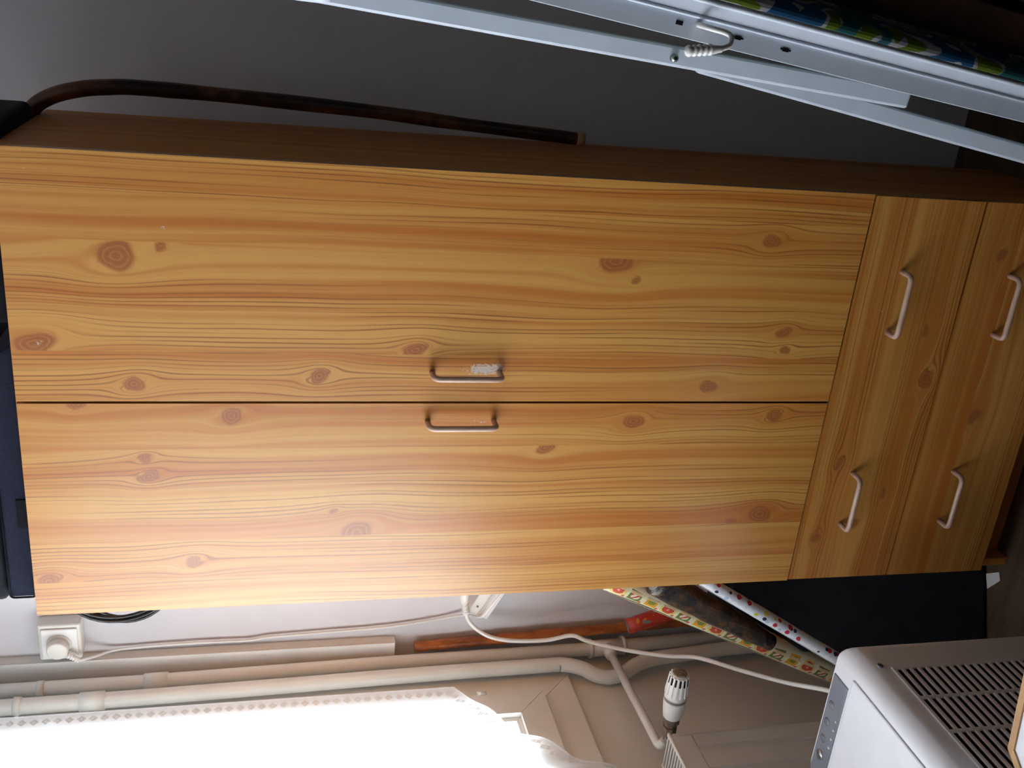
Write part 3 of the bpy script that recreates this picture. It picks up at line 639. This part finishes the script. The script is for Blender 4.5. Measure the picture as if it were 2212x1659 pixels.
F = Matrix((fd, fn, fu)).transposed().to_4x4(); F.translation = (-0.034, 0.066, 0.004)
bm = bmesh.new(); fv = [bm.verts.new(F @ Vector((x, 0, z))) for x, z in ((0, 0), (0.215, 0), (0.213, 0.40), (0.085, 0.62), (0, 0.62))]; f = bm.faces.new(fv)
ex = bmesh.ops.extrude_face_region(bm, geom=[f]); bmesh.ops.translate(bm, verts=[v for v in ex['geom'] if isinstance(v, bmesh.types.BMVert)], vec=fn * 0.03)
bmesh.ops.recalc_face_normals(bm, faces=bm.faces); bmesh.ops.bevel(bm, geom=list(bm.edges), offset=0.006, segments=3, profile=0.5, affect='EDGES'); finish('body', bm, BLACKB, bb)
box('zip_strip', (0.02, -0.0015, 0.56), (0.085, 0.0005, 0.566), BLACKC, bb, 0, 1, F)
tag(mesh('paper_scrap', [(-0.050, 0.062, 0.001), (-0.024, 0.028, 0.001), (-0.040, 0.018, 0.001), (-0.080, 0.046, 0.001), (-0.050, 0.062, 0.0025), (-0.024, 0.028, 0.0025), (-0.040, 0.018, 0.0025), (-0.080, 0.046, 0.0025)],
     [(0, 1, 2, 3), (4, 5, 6, 7), (0, 1, 5, 4), (1, 2, 6, 5), (2, 3, 7, 6), (3, 0, 4, 7)], PAPERW, origin=(-0.05, 0.04, 0.001)), 'small white paper scrap on the floor by the wardrobe foot', 'paper')

# ------------------------------------------------------------------ white appliance
AX0, AX1, AY0, AY1, AZ = -0.325, 0.0, -0.60, -0.198, 0.532
ap = thing('dehumidifier', 'white plastic dehumidifier with side slots and control strip on top', 'dehumidifier', (-0.16, -0.40, 0))
bm = bmesh.new(); bx_bm(bm, (AX0, AY0, 0.012), (AX1, AY1, AZ))
def mid(e): return (e.verts[0].co + e.verts[1].co) / 2
big = [e for e in bm.edges if abs(e.verts[0].co.z - e.verts[1].co.z) > 0.1 or (mid(e).z > AZ - 0.01 and mid(e).x > AX1 - 0.01)]
bmesh.ops.bevel(bm, geom=big, offset=0.042, segments=8, profile=0.5, affect='EDGES')
small = [e for e in bm.edges if e.is_manifold and e.calc_face_angle(0) > 0.7]
bmesh.ops.bevel(bm, geom=small, offset=0.005, segments=3, profile=0.5, affect='EDGES'); finish('housing', bm, APPL, ap, smooth=True)
for fx in (AX0 + 0.06, AX1 - 0.06):
    for fy in (AY0 + 0.06, AY1 - 0.06): tube('foot', [(fx, fy, 0), (fx, fy, 0.014)], 0.014, GREYP, ap, 12)
cpn = box('control_panel', (-0.300, AY1 - 0.056, AZ - 0.0005), (-0.072, AY1 - 0.008, AZ + 0.0022), PANELG, ap, 0.001)
for k in range(4): tube('indicator', [(-0.155 - 0.021 * k, AY1 - 0.048, AZ + 0.0021), (-0.155 - 0.021 * k, AY1 - 0.048, AZ + 0.0028)], 0.0028, WPLAST, cpn, 10)
for k in range(3):
    tube('button', [(-0.135 - 0.040 * k, AY1 - 0.024, AZ + 0.0021), (-0.135 - 0.040 * k, AY1 - 0.024, AZ + 0.0026)], 0.009, PANELG, cpn, 18)
tube('power_button', [(-0.252, AY1 - 0.028, AZ + 0.002), (-0.252, AY1 - 0.028, AZ + 0.0036)], 0.0105, STEEL, cpn, 20)
box('lid', (-0.285, AY0 + 0.045, AZ - 0.001), (-0.044, AY1 - 0.064, AZ + 0.0035), APPL, ap, 0.003, 2)
box('grille_shade', (AX1 - 0.001, AY0 + 0.045, 0.06), (AX1 + 0.0006, AY1 - 0.096, AZ - 0.050), DARKIN, ap)  # dark sheet on the housing face, painting the shade inside the slots
z = AZ - 0.050; first = None
while z > 0.06:
    if first is None:
        first = box('slat', (AX1, AY0 + 0.045, z - 0.0040), (AX1 + 0.004, AY1 - 0.096, z + 0.0040), APPL, ap, 0.0012, 1); fz = z
    else:
        c = first.copy(); COL.objects.link(c); c.location.z += z - fz
    z -= 0.0166
for yy in (AY1 - 0.096, -0.374, -0.458, AY0 + 0.045): box('grille_rib', (AX1, yy - 0.004, 0.055), (AX1 + 0.0042, yy + 0.004, AZ - 0.046), APPL, ap, 0.0012, 1)
tube('bolt', [(AX1 - 0.001, -0.281, AZ - 0.031), (AX1 + 0.0012, -0.281, AZ - 0.031)], 0.0055, GREYP, ap, 14)

# ------------------------------------------------------------------ low table in the foreground
tb = thing('side_table', 'low white-topped side table with light wood rim in the foreground', 'table', (0.3, -0.78, 0))
TZ = 0.45
poly = [(0.30, -0.516), (0.046, -0.549), (0.016, -0.590), (0.04, -0.84), (0.33, -0.80)]
def inset(P, d):
    n = len(P); out = []
    c = Vector((sum(p[0] for p in P) / n, sum(p[1] for p in P) / n))
    for i in range(n):
        a, b, e = Vector(P[i - 1]), Vector(P[i]), Vector(P[(i + 1) % n]); d1 = (b - a).normalized(); d2 = (e - b).normalized()
        n1 = Vector((-d1.y, d1.x)); n2 = Vector((-d2.y, d2.x)); m = (n1 + n2)
        if m.dot(c - b) < 0: m = -m
        m = m.normalized(); k = d / max(0.3, abs(m.dot(n1))); out.append(tuple(b + m * k))
    return out
prism('top', inset(poly, 0.0125), TZ - 0.02, TZ + 0.001, APPL, tb)
i1 = inset(poly, 0.012)
for k in range(len(poly)):
    j = (k + 1) % len(poly); q = [poly[k], poly[j], i1[j], i1[k]]
    prism('rim_strip', q, TZ - 0.03, TZ + 0.004, LWOOD, tb)
prism('inlay', inset(poly, 0.028), TZ + 0.0011, TZ + 0.0035, APPL, tb)
for lx, ly in ((0.07, -0.60), (0.27, -0.56), (0.08, -0.80), (0.29, -0.76)): bar('leg', (lx, ly, 0), (lx, ly, TZ - 0.02), 0.03, 0.03, LWOOD, tb)

# ------------------------------------------------------------------ ironing board leaning beside the wardrobe
ib = thing('ironing_board', 'folded white metal ironing board with swirl cover leaning right of the wardrobe', 'ironing board', (0.92, -0.27, 0))
e1a, e1b = Vector((1.102, -0.487, 1.393)), Vector((0.929, -0.278, 0.03)); e2a, e2b = Vector((1.078, -0.486, 1.391)), Vector((0.901, -0.281, 0.03))
tdir = (e1a - e1b).normalized(); sdir = (e1a - e2a).normalized(); ndir = tdir.cross(sdir).normalized()
if ndir.y > 0: ndir = -ndir
top = lambda p, k: p + tdir * k
bar('rail', (e1b + e2b) / 2 - ndir * 0.002, top((e1a + e2a) / 2, 0.25) - ndir * 0.002, 0.027, 0.003, WENAMEL, ib, side=sdir, bevel=0.0008)
fo = sdir * 0.018 + ndir * 0.010
bar('flange', e1b + fo * 0.5, top(e1a, 0.25) + fo * 0.5, fo.length, 0.0025, WENAMEL, ib, side=fo, bevel=0.001)
tube('flange_lip', [e1b + fo, top(e1a, 0.25) + fo], 0.0032, WENAMEL, ib, 12)
tube('flange_bead', [e1b + ndir * 0.0022, top(e1a, 0.25) + ndir * 0.0022], 0.0022, WENAMEL, ib, 8)
def on_rail(z, off): # point on the rail's middle line at height z
    a = (e1b + e2b) / 2; b = (e1a + e2a) / 2; t = (z - a.z) / (b.z - a.z); return a.lerp(b, t) + sdir * off
for z in (1.136, 1.057, 0.989):
    c = on_rail(z, 0.001); bar('slot', c - tdir * 0.0045 - ndir * 0.0002, c + tdir * 0.0045 - ndir * 0.0002, 0.0045, 0.0012, DARKIN, ib, side=sdir, bevel=0)
    if z < 1.1:
        for k in (-1, 1): bar('slot', c + tdir * 0.0062 * k - tdir * 0.0014 - ndir * 0.0002, c + tdir * 0.0062 * k + tdir * 0.0014 - ndir * 0.0002, 0.002, 0.0012, DARKIN, ib, side=sdir, bevel=0)
# release lever: thin bent rod with a ribbed grip
lv = catmull([on_rail(1.112, 0.004), on_rail(1.106, 0.003) + ndir * 0.018, on_rail(1.088, 0.001) + ndir * 0.030, on_rail(1.092, -0.010) + ndir * 0.038, on_rail(1.108, -0.0175) + ndir * 0.042], 6)
lever = tube('lever', lv, 0.0032, WPLAST, ib, 10)
ga, gb = on_rail(1.104, -0.016) + ndir * 0.042, on_rail(1.152, -0.0275) + ndir * 0.044
n = 46; gp = [ga.lerp(gb, i / (n - 1)) for i in range(n)]
tube('grip', gp, [0.0036 + 0.0022 * min(1, i / 14) + (0.0008 * math.sin(i * 0.98) if 12 < i < 41 else 0) - (0.0 if i < 43 else 0.0016 * (i - 42)) for i in range(n)], WPLAST, lever, 14)
l1 = [(1.033, -0.116, 1.513), (1.033, -0.133, 1.326), (1.016, -0.147, 1.128), (0.991, -0.157, 0.834), (0.977, -0.160, 0.633)]
legd = (Vector(l1[1]) - Vector(l1[4])).normalized()
bar('leg', l1[4], Vector(l1[1]) + legd * 0.20, 0.029, 0.016, WENAMEL, ib, side=sdir, bevel=0.004)
p = Vector(l1[1]) + legd * 0.20
tube('leg_bend', catmull([p - legd * 0.02, p + legd * 0.05, p + legd * 0.10 + Vector((0.03, 0, 0)), p + legd * 0.12 + Vector((0.10, 0, 0))], 6), 0.0145, WENAMEL, ib, 14)
r0 = Vector((1.006, -0.1505, 1.022)); tube('rivet', [r0 + ndir * 0.006, r0 + ndir * 0.012], [0.0062, 0.0050], STEEL, ib, 16); tube('rivet_hole', [r0 + ndir * 0.0119, r0 + ndir * 0.0124], 0.0026, DARKIN, ib, 10)
bar('leg', (0.842, -0.122, 0.0), (0.998, -0.070, 0.945), 0.030, 0.016, WENAMEL, ib, side=sdir, bevel=0.004)
bar('leg_foot', (0.80, -0.128, 0.012), (0.86, -0.110, 0.012), 0.024, 0.024, GREYP, ib, side=(0, 0, 1), bevel=0.006)
# the padded board itself stands behind the rail, edge towards the camera
away = Vector((0.30, 0.95, 0.0)); away = (away - tdir * away.dot(tdir)).normalized()
bw = 0.27
bd_a = e1b + sdir * 0.028 + away * (0.006 + bw / 2) + tdir * 0.02; bd_b = top(e1a, 0.16) + sdir * 0.028 + away * (0.006 + bw / 2)
nb = away.cross(tdir)
bar('padded_cover', bd_a, bd_b, bw, 0.016, COVER, ib, side=away, bevel=0.006)

# ------------------------------------------------------------------ dark slatted panel behind the ironing board
sl = thing('slatted_panel', 'dark stained wooden slatted panel leaning beyond the ironing board', 'panel', (1.25, -0.2, 0))
for k in range(10):
    o = Vector((0.060 * k, -0.022 * k, 0)) + sdir * 0.045
    a = e1b + o + Vector((0.035, 0.02, -0.0)); b = e1a + o + Vector((0.035, 0.02, 0))
    a.z = 0.012
    bar('slat', a, b, 0.05, 0.018, LOWDARK, sl, side=Vector((1, -0.35, 0)), bevel=0.002)
am = e1b + Vector((0.36, -0.06, 0)); bm_ = e1a + Vector((0.36, -0.06, 0)); am.z = 0.012
bar('shade_backing', am, bm_, 0.56, 0.006, LOWDARK, sl, side=Vector((1, -0.36, 0)), bevel=0)  # added dark sheet standing for shade behind the slats, hides the wall
for z in (0.25, 1.15):
    a = e1b.lerp(e1a, z / 1.4) + Vector((0.07, 0.075, 0)); bar('cross_batten', a, a + Vector((0.40, -0.15, 0)), 0.05, 0.02, LOWDARK, sl, side=(0, 0, 1))
